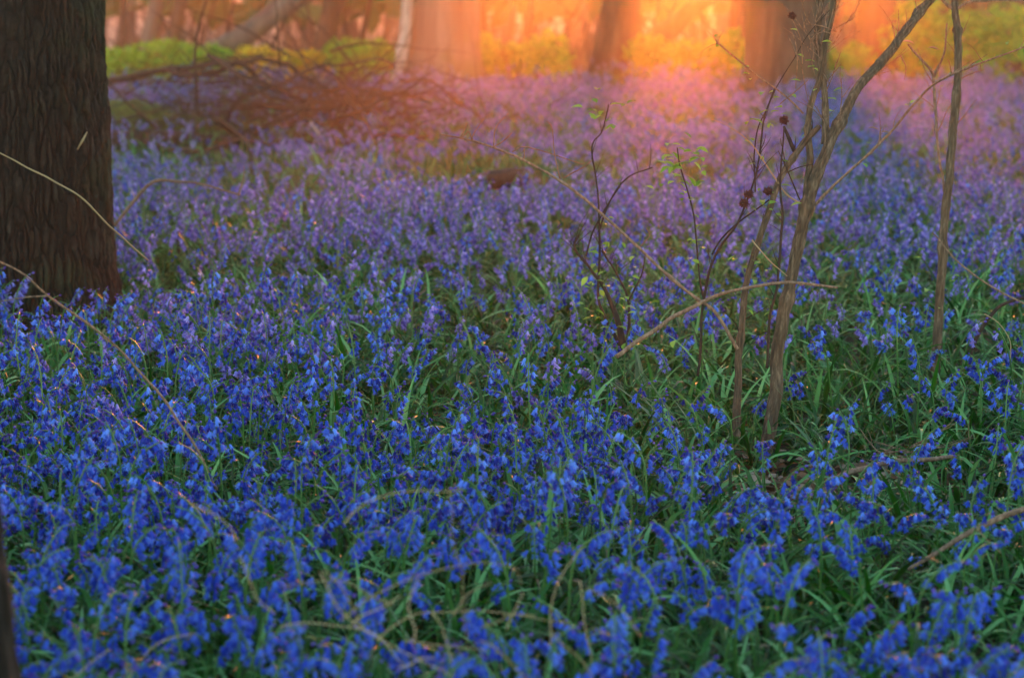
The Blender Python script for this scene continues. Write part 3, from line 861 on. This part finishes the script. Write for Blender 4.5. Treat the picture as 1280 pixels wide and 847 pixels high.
# arcs on the left
la = thing('arching_bramble', 'long thin bramble cane arching down through the left foreground flowers', 'bramble', P(270, 612, 3.9))
stem_part('stem', la, [(272, 612, 3.9, 4), (255, 575, 3.9, 5), (232, 540, 3.9, 5.5), (205, 500, 3.9, 5.5), (165, 452, 3.9, 5), (115, 408, 3.85, 5), (60, 370, 3.8, 4.5), (30, 343, 3.75, 4), (-15, 318, 3.7, 3)], 111, 'twig', 8, n=8)
stem_part('twig', la, [(60, 370, 3.8, 3), (35, 372, 3.8, 2.5), (-10, 378, 3.8, 2)], 112, 'twig', 5)
lc = thing('thin_cane', 'thin pale cane slanting across the big left trunk', 'stalk', P(185, 325, 5.2))
stem_part('stem', lc, [(-10, 186, 4.6, 3), (40, 213, 4.7, 4), (105, 250, 4.8, 4), (145, 290, 4.9, 3.5), (185, 325, 5.0, 3)], 113, 'straw', 6, n=8)
le = thing('hooked_twig', 'bent bare twig arching right beside the big left trunk', 'branch', P(150, 275, 7.6))
stem_part('stem', le, [(143, 282, 7.6, 7), (165, 255, 7.6, 7), (190, 228, 7.6, 7), (225, 227, 7.6, 5), (262, 232, 7.6, 4), (300, 244, 7.6, 4)], 114, 'twig', 8, n=6)
stem_part('twig', le, [(298, 243, 7.6, 4), (304, 225, 7.6, 3), (306, 208, 7.6, 2)], 115, 'twig', 5, n=4)
sk = thing('dark_stick', 'short upright dark stick among flowers right of the big trunk', 'stick', G(223, 330))
stem_part('stem', sk, [(224, 330, 8.2, 5), (222, 300, 8.2, 6), (223, 285, 8.2, 5)], 116, 'dark_twig', 6, n=4)

# fallen branches in the lower right
fb = thing('fallen_branch', 'brown fallen branch lying over leaf litter right of the sapling foot', 'branch', P(1010, 620, 4.4))
stem_part('stem', fb, [(885, 632, 4.2, 10), (960, 628, 4.2, 11), (1020, 615, 4.22, 12), (1060, 592, 4.25, 12), (1110, 580, 4.3, 11), (1200, 570, 4.3, 8)], 121, 'twig', 12, n=8, amp=.008)
twiglets(fb, [P(1100 + 4 * k, 560 + (k % 3) * 6, 4.55) for k in range(20)], None, 12, .12, 122, 'twig', 0, -.1, 1)
fb = thing('fallen_branch', 'long dark fallen branch rising to the right edge through near flowers', 'branch', P(1140, 705, 3.5))
stem_part('stem', fb, [(1135, 712, 3.5, 7), (1165, 692, 3.5, 9), (1200, 672, 3.5, 11), (1240, 652, 3.5, 12), (1295, 628, 3.5, 12)], 123, 'twig', 12, n=8, amp=.006)
fb = thing('thin_cane', 'short pale stalk crossing the long fallen branch at lower right', 'stalk', P(1215, 645, 3.45))
stem_part('stem', fb, [(1210, 645, 3.45, 2.5), (1225, 665, 3.45, 3), (1250, 690, 3.45, 2.5)], 124, 'straw', 5, n=4)

# dry stalks in the near foreground
ds = thing('dead_stalks', 'sprawl of blurred dry straw stalks at bottom centre', 'dead grass', G(500, 847, 0))
paths = [[(400, 715), (430, 765), (475, 800), (570, 850)], [(405, 712), (440, 757), (460, 790)], [(350, 782), (410, 775), (470, 790), (510, 830)], [(470, 800), (520, 765), (570, 762), (640, 768), (715, 778)],
         [(560, 610), (572, 680), (580, 740), (584, 800)], [(425, 775), (470, 740), (520, 720), (600, 702), (645, 708), (650, 735)], [(540, 765), (552, 790), (570, 850)], [(430, 655), (470, 620), (510, 612), (580, 608)],
         [(300, 695), (320, 740), (345, 765)], [(440, 780), (480, 760), (500, 745)], [(505, 800), (560, 805), (610, 815)], [(725, 725), (735, 800), (740, 860)], [(735, 735), (770, 755), (800, 790)],
         [(690, 790), (720, 820), (740, 850)], [(85, 850), (110, 830), (135, 812)], [(160, 850), (200, 800), (240, 790)], [(600, 800), (640, 830), (665, 860)], [(240, 630), (280, 655), (290, 680)]]
rq = random.Random(31)
for q in range(7):
    x0, y0 = rq.gauss(560, 150), rq.uniform(745, 850)
    a_ = rq.uniform(-1.2, 1.2); L_ = rq.uniform(50, 150)
    mx_, my_ = x0 + L_ * .5 * math.sin(a_), y0 - L_ * .5 * abs(math.cos(a_))
    paths.append([(x0, y0), (mx_, my_), (mx_ + L_ * .5 * math.sin(a_ * 1.5 + rq.uniform(-.5, .5)), my_ - L_ * .35 * math.cos(a_ * 1.5))])
for k, pp in enumerate(paths):
    dn = 2.45 + .08 * (k % 4)
    stem_part('stalk', ds, [(x, y, dn + .02 * j, 5.5 - j * .6) for j, (x, y) in enumerate(pp)], 130 + k, 'straw', 5, n=7, amp=.008, kk=.34)

# ------------------------------------------------------------------ bluebells
def bell_geo(b, p, axis, length, r, mi, rnd, bud=False, spin=None):
    axis = Vector(axis).normalized()
    a = axis.orthogonal().normalized(); c = axis.cross(a)
    sp = rnd.random() * 6.28
    def ring(s, rr_, n, off=0): return [Vector(p) + axis * (s * length) + (a * math.cos(sp + 2 * math.pi * (k + off) / n) + c * math.sin(sp + 2 * math.pi * (k + off) / n)) * rr_ for k in range(n)]
    vs = ring(0, r * .3, 6) + ring(.15, r * .85, 6) + ring(.62 if not bud else .7, r * 1.0, 6)
    fs = []
    for i in range(2):
        for k in range(6):
            k2 = (k + 1) % 6
            fs.append((i * 6 + k, i * 6 + k2, (i + 1) * 6 + k2, (i + 1) * 6 + k))
    if bud:
        vs.append(Vector(p) + axis * length)
        for k in range(6): fs.append((12 + k, 12 + (k + 1) % 6, 18))
    else:
        vs += ring(.88, r * 1.5, 6, .22) + ring(.88, r * 1.5, 6, .78) + ring(.93, r * 2.7, 6, .5)
        for k in range(6):
            k2 = (k + 1) % 6
            fs.append((12 + k, 12 + k2, 24 + k, 18 + k)); fs.append((18 + k, 24 + k, 30 + k))
    b.add(vs, fs, mi)

def strap(b, p, az, length, width, el0, droop, mi, n=7, twist=0.0):
    d = Vector((math.cos(az), math.sin(az), 0)); s = Vector((-math.sin(az), math.cos(az), 0))
    vs, fs = [], []
    pos = Vector(p); el = el0
    for i in range(n + 1):
        t = i / n
        w_ = width * (.55 + .45 * min(1, t * 3)) * (1 - max(0, t - .55) / .45 * .92) / 2
        dirv = d * math.cos(el) + Vector((0, 0, 1)) * math.sin(el)
        nrm = -d * math.sin(el) + Vector((0, 0, 1)) * math.cos(el)
        ss = s * math.cos(twist * t) + nrm * math.sin(twist * t)
        vs += [pos - ss * w_ + nrm * w_ * .35, pos - nrm * w_ * .1, pos + ss * w_ + nrm * w_ * .35]
        pos = pos + dirv * (length / n); el -= droop / n * (0.5 + t)
        if pos.z < .004: pos.z = .004
    for i in range(n):
        for k in (0, 1): fs.append((i * 3 + k, i * 3 + k + 1, i * 3 + k + 4, i * 3 + k + 3))
    b.add(vs, fs, mi)

def plant_spec(seed):
    """stem path, bells and leaves of one bluebell (local, base at origin)"""
    rnd = random.Random(seed)
    H = rnd.uniform(.17, .32)
    az = rnd.random() * 6.28
    hz = Vector((math.cos(az), math.sin(az), 0)); side = Vector((-hz.y, hz.x, 0))
    n = 14; ph = rnd.uniform(0, .12); bend = rnd.uniform(.4, 1.5)
    pts = [Vector((0, 0, -.01))]
    for i in range(n):
        t = i / (n - 1)
        an = ph + (max(0, t - .66) / .34) ** 1.3 * bend
        pts.append(pts[-1] + (hz * math.sin(an) + Vector((0, 0, 1)) * math.cos(an)) * H / n)
    rad = [.0026 - .0014 * i / n for i in range(n + 1)]
    nb = rnd.choice((5, 8, 10, 12, 13, 14, 15, 17))
    bells = []
    for k in range(nb):
        t = .76 + .24 * (k / (nb - 1)) ** .9
        i = min(n - 1, int(t * n)); f = t * n - i
        q = pts[i].lerp(pts[min(n, i + 1)], f)
        s = rnd.choice((-1, 1)) if k % 3 else 0
        out = (hz * rnd.uniform(.1, 1.0) + side * (s * rnd.uniform(.5, 1.1)) + hz * 0).normalized()
        ped = rnd.uniform(.006, .013)
        e = q + out * ped + Vector((0, 0, .003))
        ax = (out * rnd.uniform(.35, .9) + Vector((0, 0, -1))).normalized()
        bud = k >= nb - rnd.randint(1, 3)
        if bud: ax = (out * .5 + (pts[-1] - pts[-3]).normalized() * .8 + Vector((0, 0, -.5))).normalized()
        L = rnd.uniform(.0100, .0138) * (.62 if bud else 1)
        bells.append((q, e, ax, L, rnd.uniform(.0028, .0037) * (.7 if bud else 1), bud))
    leaves = [(rnd.random() * 6.28, rnd.uniform(.17, .27), rnd.uniform(.008, .013), rnd.uniform(.8, 1.35), rnd.uniform(1.0, 2.4), rnd.uniform(-.8, .8)) for _ in range(rnd.randint(3, 5))]
    return pts, rad, bells, leaves, rnd

def plant_into(b, seed, off=(0, 0, 0), scale=1.0, leaves=True, sides=5):
    pts, rad, bells, lv, rnd = plant_spec(seed)
    o = Vector(off)
    b.tube([p * scale + o for p in pts], [r * scale for r in rad], sides, 1, cap=False)
    for q, e, ax, L, r, bud in bells:
        b.tube([q * scale + o, e * scale + o], [.0009 * scale, .0008 * scale], 3, 1, cap=False)
        bell_geo(b, e * scale + o, ax, L * scale, r * scale, 3 if bud else 0, rnd, bud)
    if leaves:
        for az, L, wd, el, dr, tw in lv: strap(b, o, az, L * scale, wd * scale, el, dr, 2, 6, tw)
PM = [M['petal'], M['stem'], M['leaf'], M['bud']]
PML = [M['hazed_petal'], M['stem'], M['leaf'], M['bud']]

# where plants grow -----------------------------------------------------------
# thin places (greener ground): centres in metres with radius and strength
def gpt(px, py): v = G(px, py); return (v.x, v.y)
GAPS = [(*gpt(1010, 560), .5, .7), (*gpt(890, 535), .40, .9), (*gpt(1130, 520), .7, .8), (*gpt(1220, 480), .6, .6), (*gpt(620, 520), .45, .75), (*gpt(480, 570), .3, .6),
        (*gpt(1000, 640), .34, .6), (*gpt(1080, 620), .24, .7), (*gpt(380, 420), .8, .6), (*gpt(700, 420), .6, .4), (*gpt(1000, 430), 1.1, .7), (*gpt(1180, 420), .9, .7),
        (*gpt(290, 860), .35, .6), (*gpt(620, 880), .3, .45), (*gpt(950, 840), .3, .4), (*gpt(60, 470), .5, .4), (*gpt(560, 240), 1.4, .5), (*gpt(250, 380), .7, .5), (*gpt(180, 190), 2.0, .9),
        (*gpt(420, 165), 3.0, .45), (*gpt(628, 262), .55, 1.3), (*gpt(720, 460), .4, .6), (*gpt(250, 215), 1.0, .7)]
GAPS += [(.80, 3.45, .26, 1.2), (.66, 3.7, .2, 1.0), (.72, 4.25, .3, 1.1)]
def density(x, y):
    d = 1.0
    for gx, gy, gr, gs in GAPS:
        q = ((x - gx) ** 2 + ((y - gy) * .8) ** 2) / (gr * gr)
        if q < 6: d *= max(0, 1 - .72 * gs * math.exp(-q * 1.1))
    if y > 10.5:
        a_, b2, _ = pix((x, y, 0))
        q = ((a_ - 300) / 220) ** 2 + ((b2 - 190) / 16) ** 2
        d *= 1 - .5 * math.exp(-q * q)
    nz = mnoise.noise(Vector((x * 1.6, y * 1.1, 3.3))) + .6 * mnoise.noise(Vector((x * 4.1, y * 3.3, 8.1)))
    return d * min(1.0, max(.06, (1.0 if y < 4.4 else .66) + nz * 1.0))
BLOCK = [(o_.location.x, o_.location.y, r_) for o_, r_ in ((bpy.data.objects['fissured_tree'], .36), (bpy.data.objects['near_tree'], .15), (sap, .04), (rs, .04))]
def blocked(x, y): return any((x - a) ** 2 + (y - b_) ** 2 < c_ * c_ for a, b_, c_ in BLOCK)

def halfwidth(y): return .245 * y + .95
NEAR_END = 9.5
cand = []
cell = .054
yy = 2.3
while yy < NEAR_END:
    x = -halfwidth(yy)
    while x < halfwidth(yy):
        px_, py_ = x + random.uniform(0, cell), yy + random.uniform(0, cell)
        if random.random() < density(px_, py_) and not blocked(px_, py_): cand.append((px_, py_))
        x += cell
    yy += cell
infield, rest = [], []
for (x, y) in cand:
    a, b_, d_ = pix((x, y, ground_z(x, y) + .24))
    (infield if (-20 < a < 1300 and -20 < b_ < 850) else rest).append((d_, x, y))
infield.sort()
near, mid = infield[:300], infield[300:] + rest
near_limit = near[-1][0]
mid = [(x, y) for d_, x, y in mid if d_ > 2.0]

# the 300 nearest are plants of their own
protos = []
def proto_plant(seed):
    pts, rad, bells, lv, rnd = plant_spec(seed)
    parts = []
    b = MB(); b.tube(pts, rad, 6, cap=False)
    for q, e, ax, L, r, bud in bells: b.tube([q, e], [.0009, .0008], 3, cap=False)
    parts.append(('stem', b.mesh('stem', M['stem'])))
    for q, e, ax, L, r, bud in bells:
        b = MB(); bell_geo(b, e, ax, L, r, 0, rnd, bud)
        parts.append(('bud' if bud else 'bell', b.mesh('bud' if bud else 'bell', M['bud' if bud else 'petal'])))
    for az, L, wd, el, dr, tw in lv:
        b = MB(); strap(b, (0, 0, 0), az, L, wd, el, dr, 0, 7, tw)
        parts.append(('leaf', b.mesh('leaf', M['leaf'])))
    return parts
protos = [proto_plant(1000 + k) for k in range(14)]
def region(px):
    if px < 330: return 'left quarter'
    if px < 650: return 'left middle'
    if px < 960: return 'right middle'
    return 'right quarter'
for i, (d_, x, y) in enumerate(near):
    a, b_, _ = pix((x, y, .2))
    band = 'front row' if d_ < near[100][0] else ('second rows' if d_ < near[200][0] else 'third rows')
    g = f'bluebells in the {band} of the {region(a)}'
    o = thing('bluebell', f'blue nodding bluebell among many alike, {band}, {region(a)} of the foreground', 'flower', (x, y, ground_z(x, y)), g)
    o.rotation_euler = (random.uniform(-.12, .12), random.uniform(-.12, .12), random.uniform(0, 6.28))
    s = random.uniform(.85, 1.15); o.scale = (s, s, s)
    for nm, me in protos[i % len(protos)]:
        c_ = bpy.data.objects.new(nm, me); COL.objects.link(c_); c_.parent = o

# ------------------------------------------------------------------ scattered masses
def scatter(name, label, cat, pts, rots, scls, idxs, proto_meshes):
    pc = bpy.data.collections.new(name + '_kinds')
    for k, me in enumerate(proto_meshes):
        pc.objects.link(bpy.data.objects.new(f'{name}_kind_{k:02d}', me))
    me = bpy.data.meshes.new(name)
    me.vertices.add(len(pts)); me.vertices.foreach_set('co', np.array(pts, dtype=np.float32).ravel())
    for an, ty, dat, key in (('rot', 'FLOAT_VECTOR', rots, 'vector'), ('scl', 'FLOAT', scls, 'value'), ('idx', 'INT', idxs, 'value')):
        at = me.attributes.new(an, ty, 'POINT')
        at.data.foreach_set(key, np.array(dat, dtype=np.int32 if ty == 'INT' else np.float32).ravel())
    ob = bpy.data.objects.new(name, me); COL.objects.link(ob)
    tag(ob, label, cat, kind='stuff')
    ng = bpy.data.node_groups.new(name, 'GeometryNodeTree')
    ng.interface.new_socket('Geometry', in_out='INPUT', socket_type='NodeSocketGeometry')
    ng.interface.new_socket('Geometry', in_out='OUTPUT', socket_type='NodeSocketGeometry')
    N = ng.nodes; Lk = ng.links
    gi, go = N.new('NodeGroupInput'), N.new('NodeGroupOutput')
    ci = N.new('GeometryNodeCollectionInfo'); ci.inputs['Collection'].default_value = pc
    ci.inputs['Separate Children'].default_value = True; ci.inputs['Reset Children'].default_value = True
    iop = N.new('GeometryNodeInstanceOnPoints'); iop.inputs['Pick Instance'].default_value = True
    def na(nm, ty):
        q = N.new('GeometryNodeInputNamedAttribute'); q.data_type = ty; q.inputs['Name'].default_value = nm
        return next(s for s in q.outputs if s.enabled and s.name == 'Attribute')
    Lk.new(gi.outputs[0], iop.inputs['Points']); Lk.new(ci.outputs[0], iop.inputs['Instance'])
    Lk.new(na('idx', 'INT'), iop.inputs['Instance Index'])
    e2r = N.new('FunctionNodeEulerToRotation'); Lk.new(na('rot', 'FLOAT_VECTOR'), e2r.inputs[0]); Lk.new(e2r.outputs[0], iop.inputs['Rotation'])
    Lk.new(na('scl', 'FLOAT'), iop.inputs['Scale'])
    Lk.new(iop.outputs[0], go.inputs[0])
    ob.modifiers.new('scatter', 'NODES').node_group = ng
    return ob

# middle distance: single plants
pm = []
for k in range(16):
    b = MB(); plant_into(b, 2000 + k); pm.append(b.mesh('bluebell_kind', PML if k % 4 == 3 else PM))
n = len(mid)
scatter('bluebells', 'carpet of blue and haze-tinted violet bluebells covering the wood floor beyond the nearest plants', 'flowers',
        [(x, y, ground_z(x, y)) for x, y in mid], [(random.uniform(-.12, .12), random.uniform(-.12, .12), random.uniform(0, 6.28)) for _ in range(n)],
        [random.uniform(.8, 1.2) for _ in range(n)], [(3 + 4 * random.randrange(4)) if random.random() < min(.85, max(.0, (y - 4.6) / 4)) else random.choice((0, 1, 2, 4, 5, 6, 8, 9, 10, 12, 13, 14)) for x, y in mid], pm)  # haze-tinted petals picked more often with distance
# far: clumps of plants
pc_ = []
for k in range(10):
    b = MB(); rnd = random.Random(k)
    for q in range(12):
        plant_into(b, 3000 + k * 20 + q, (rnd.gauss(0, .14), rnd.gauss(0, .14), 0), rnd.uniform(.8, 1.05), q % 3 == 0, 4)
    pc_.append(b.mesh('bluebell_clump', PM if k < 2 else PML))  # most far clumps carry the haze tint in their petals
far = []
yy = NEAR_END
while yy < 21.5:
    c_ = .25
    x = -halfwidth(yy) - .8
    while x < halfwidth(yy) + .8:
        px_, py_ = x + random.uniform(0, c_), yy + random.uniform(0, c_)
        if random.random() < min(1, density(px_, py_) * 1.35) * min(1, max(.10, (20.3 - py_) / 2.5)): far.append((px_, py_, ground_z(px_, py_)))
        x += c_
    yy += c_
n = len(far)
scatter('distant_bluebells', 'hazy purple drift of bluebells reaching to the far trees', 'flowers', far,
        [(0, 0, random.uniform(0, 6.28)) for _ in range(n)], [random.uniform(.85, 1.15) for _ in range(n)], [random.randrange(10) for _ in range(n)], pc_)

# foliage: tufts of strap leaves
tm = []
for k in range(14):
    b = MB(); rnd = random.Random(500 + k)
    for q in range(rnd.randint(7, 12)):
        strap(b, (rnd.gauss(0, .012), rnd.gauss(0, .012), 0), rnd.random() * 6.28, rnd.uniform(.13, .27), rnd.uniform(.007, .012), rnd.uniform(.6, 1.45), rnd.uniform(.8, 3.0), 0, 7, rnd.uniform(-1, 1))
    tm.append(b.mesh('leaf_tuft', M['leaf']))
tp = []
yy = 2.3
while yy < 16:
    c_ = .085 if yy < 6 else .12 if yy < 9.5 else .2
    x = -halfwidth(yy)
    while x < halfwidth(yy):
        a, b_ = x + random.uniform(0, c_), yy + random.uniform(0, c_)
        lit = (a - gpt(1040, 625)[0]) ** 2 / .06 + (b_ - gpt(1040, 625)[1]) ** 2 / .03
        if not blocked(a, b_) and random.random() < .9 and lit > 1: tp.append((a, b_, ground_z(a, b_)))
        x += c_
    yy += c_
n = len(tp)
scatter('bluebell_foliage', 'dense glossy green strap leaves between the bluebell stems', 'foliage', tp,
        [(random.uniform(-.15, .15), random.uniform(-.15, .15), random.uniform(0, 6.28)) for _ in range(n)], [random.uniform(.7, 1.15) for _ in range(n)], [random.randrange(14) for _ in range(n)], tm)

# taller grassy tufts one can pick out
def grass_clump(label, px, py, n, L, seed, spread_az=None):
    c = G(px, py); c.z = ground_z(c.x, c.y)
    root = thing('grass_tuft', label, 'grass tuft', c)
    rnd = random.Random(seed)
    for k in range(n):
        b = MB(); az = rnd.random() * 6.28 if spread_az is None else rnd.gauss(spread_az[0], spread_az[1])
        strap(b, c + Vector((rnd.gauss(0, .012), rnd.gauss(0, .012), 0)), az, L * rnd.uniform(.7, 1.1), rnd.uniform(.010, .015), rnd.uniform(.8, 1.25), rnd.uniform(.2, .8), 0, 8, rnd.uniform(-.4, .4))
        b.build('blade', M['grass'], root)
grass_clump('tuft of long upright pale green blades left of the sapling foot', 878, 590, 9, .33, 1, (2.9, .45))
grass_clump('smaller tuft of broad green blades between the two saplings', 1040, 590, 7, .24, 2)
grass_clump('tuft of arching green blades near the thorn bush', 800, 520, 7, .26, 3)
grass_clump('tuft of bluish green blades at the bottom centre', 545, 905, 8, .26, 4)
grass_clump('tuft of bright green blades at the bottom right', 930, 890, 8, .24, 5)
grass_clump('tuft of green blades before the near trunk at bottom left', 120, 880, 8, .26, 6)

# leaf litter near the sapling foot, and pale scraps
rnd = random.Random(9)
b = MB()
for k in range(900):
    px_ = rnd.gauss(1000, 90); py_ = rnd.gauss(628, 22)
    p_ = G(px_, py_) + Vector((0, 0, rnd.uniform(.006, .03)))
    small_leaf(b, p_, (rnd.uniform(-1, 1), rnd.uniform(-1, 1), rnd.uniform(-.2, .3)), rnd.uniform(.025, .05), rnd, .7, 0 if rnd.random() < .7 else 1)
tag(b.build('leaf_litter', [M['litter'], M['pale_litter']], loc=G(1000, 628)), 'brown and bleached dead leaves on bare soil behind the near flowers', 'leaf litter', kind='stuff')
for k, (x, y, lab) in enumerate([(948, 648, 'pale curled dead leaf below the sapling foot'), (1075, 622, 'pale dead leaf just under the brown fallen branch')]):
    b = MB(); c_ = G(x, y) + Vector((0, 0, .05)); small_leaf(b, c_, (1, .1, .1), .06, rnd, .6)
    tag(b.build('dead_leaf', M['pale_litter'], loc=c_), lab, 'dead leaf')

# ------------------------------------------------------------------ haze
def haze():
    b = MB(); x, y0, y1, z0, z1 = 152, -42, 131, -5.0, 19.0
    vs = [(-x, y0, z0), (x, y0, z0), (x, y1, z0), (-x, y1, z0), (-x, y0, z1), (x, y0, z1), (x, y1, z1), (-x, y1, z1)]
    b.add(vs, [(0, 3, 2, 1), (4, 5, 6, 7), (0, 1, 5, 4), (1, 2, 6, 5), (2, 3, 7, 6), (3, 0, 4, 7)])
    m = bpy.data.materials.new('haze'); m.use_nodes = True
    t = m.node_tree; t.nodes.clear()
    o = t.nodes.new('ShaderNodeOutputMaterial'); v = t.nodes.new('ShaderNodeVolumePrincipled')
    v.inputs['Color'].default_value = (.95, .93, .92, 1)
    v.inputs['Density'].default_value = HAZE_DENSITY
    v.inputs['Anisotropy'].default_value = HAZE_G
    t.links.new(v.outputs[0], o.inputs['Volume'])
    ob = b.build('haze', m, smooth=False)
    tag(ob, kind='stuff')
haze()
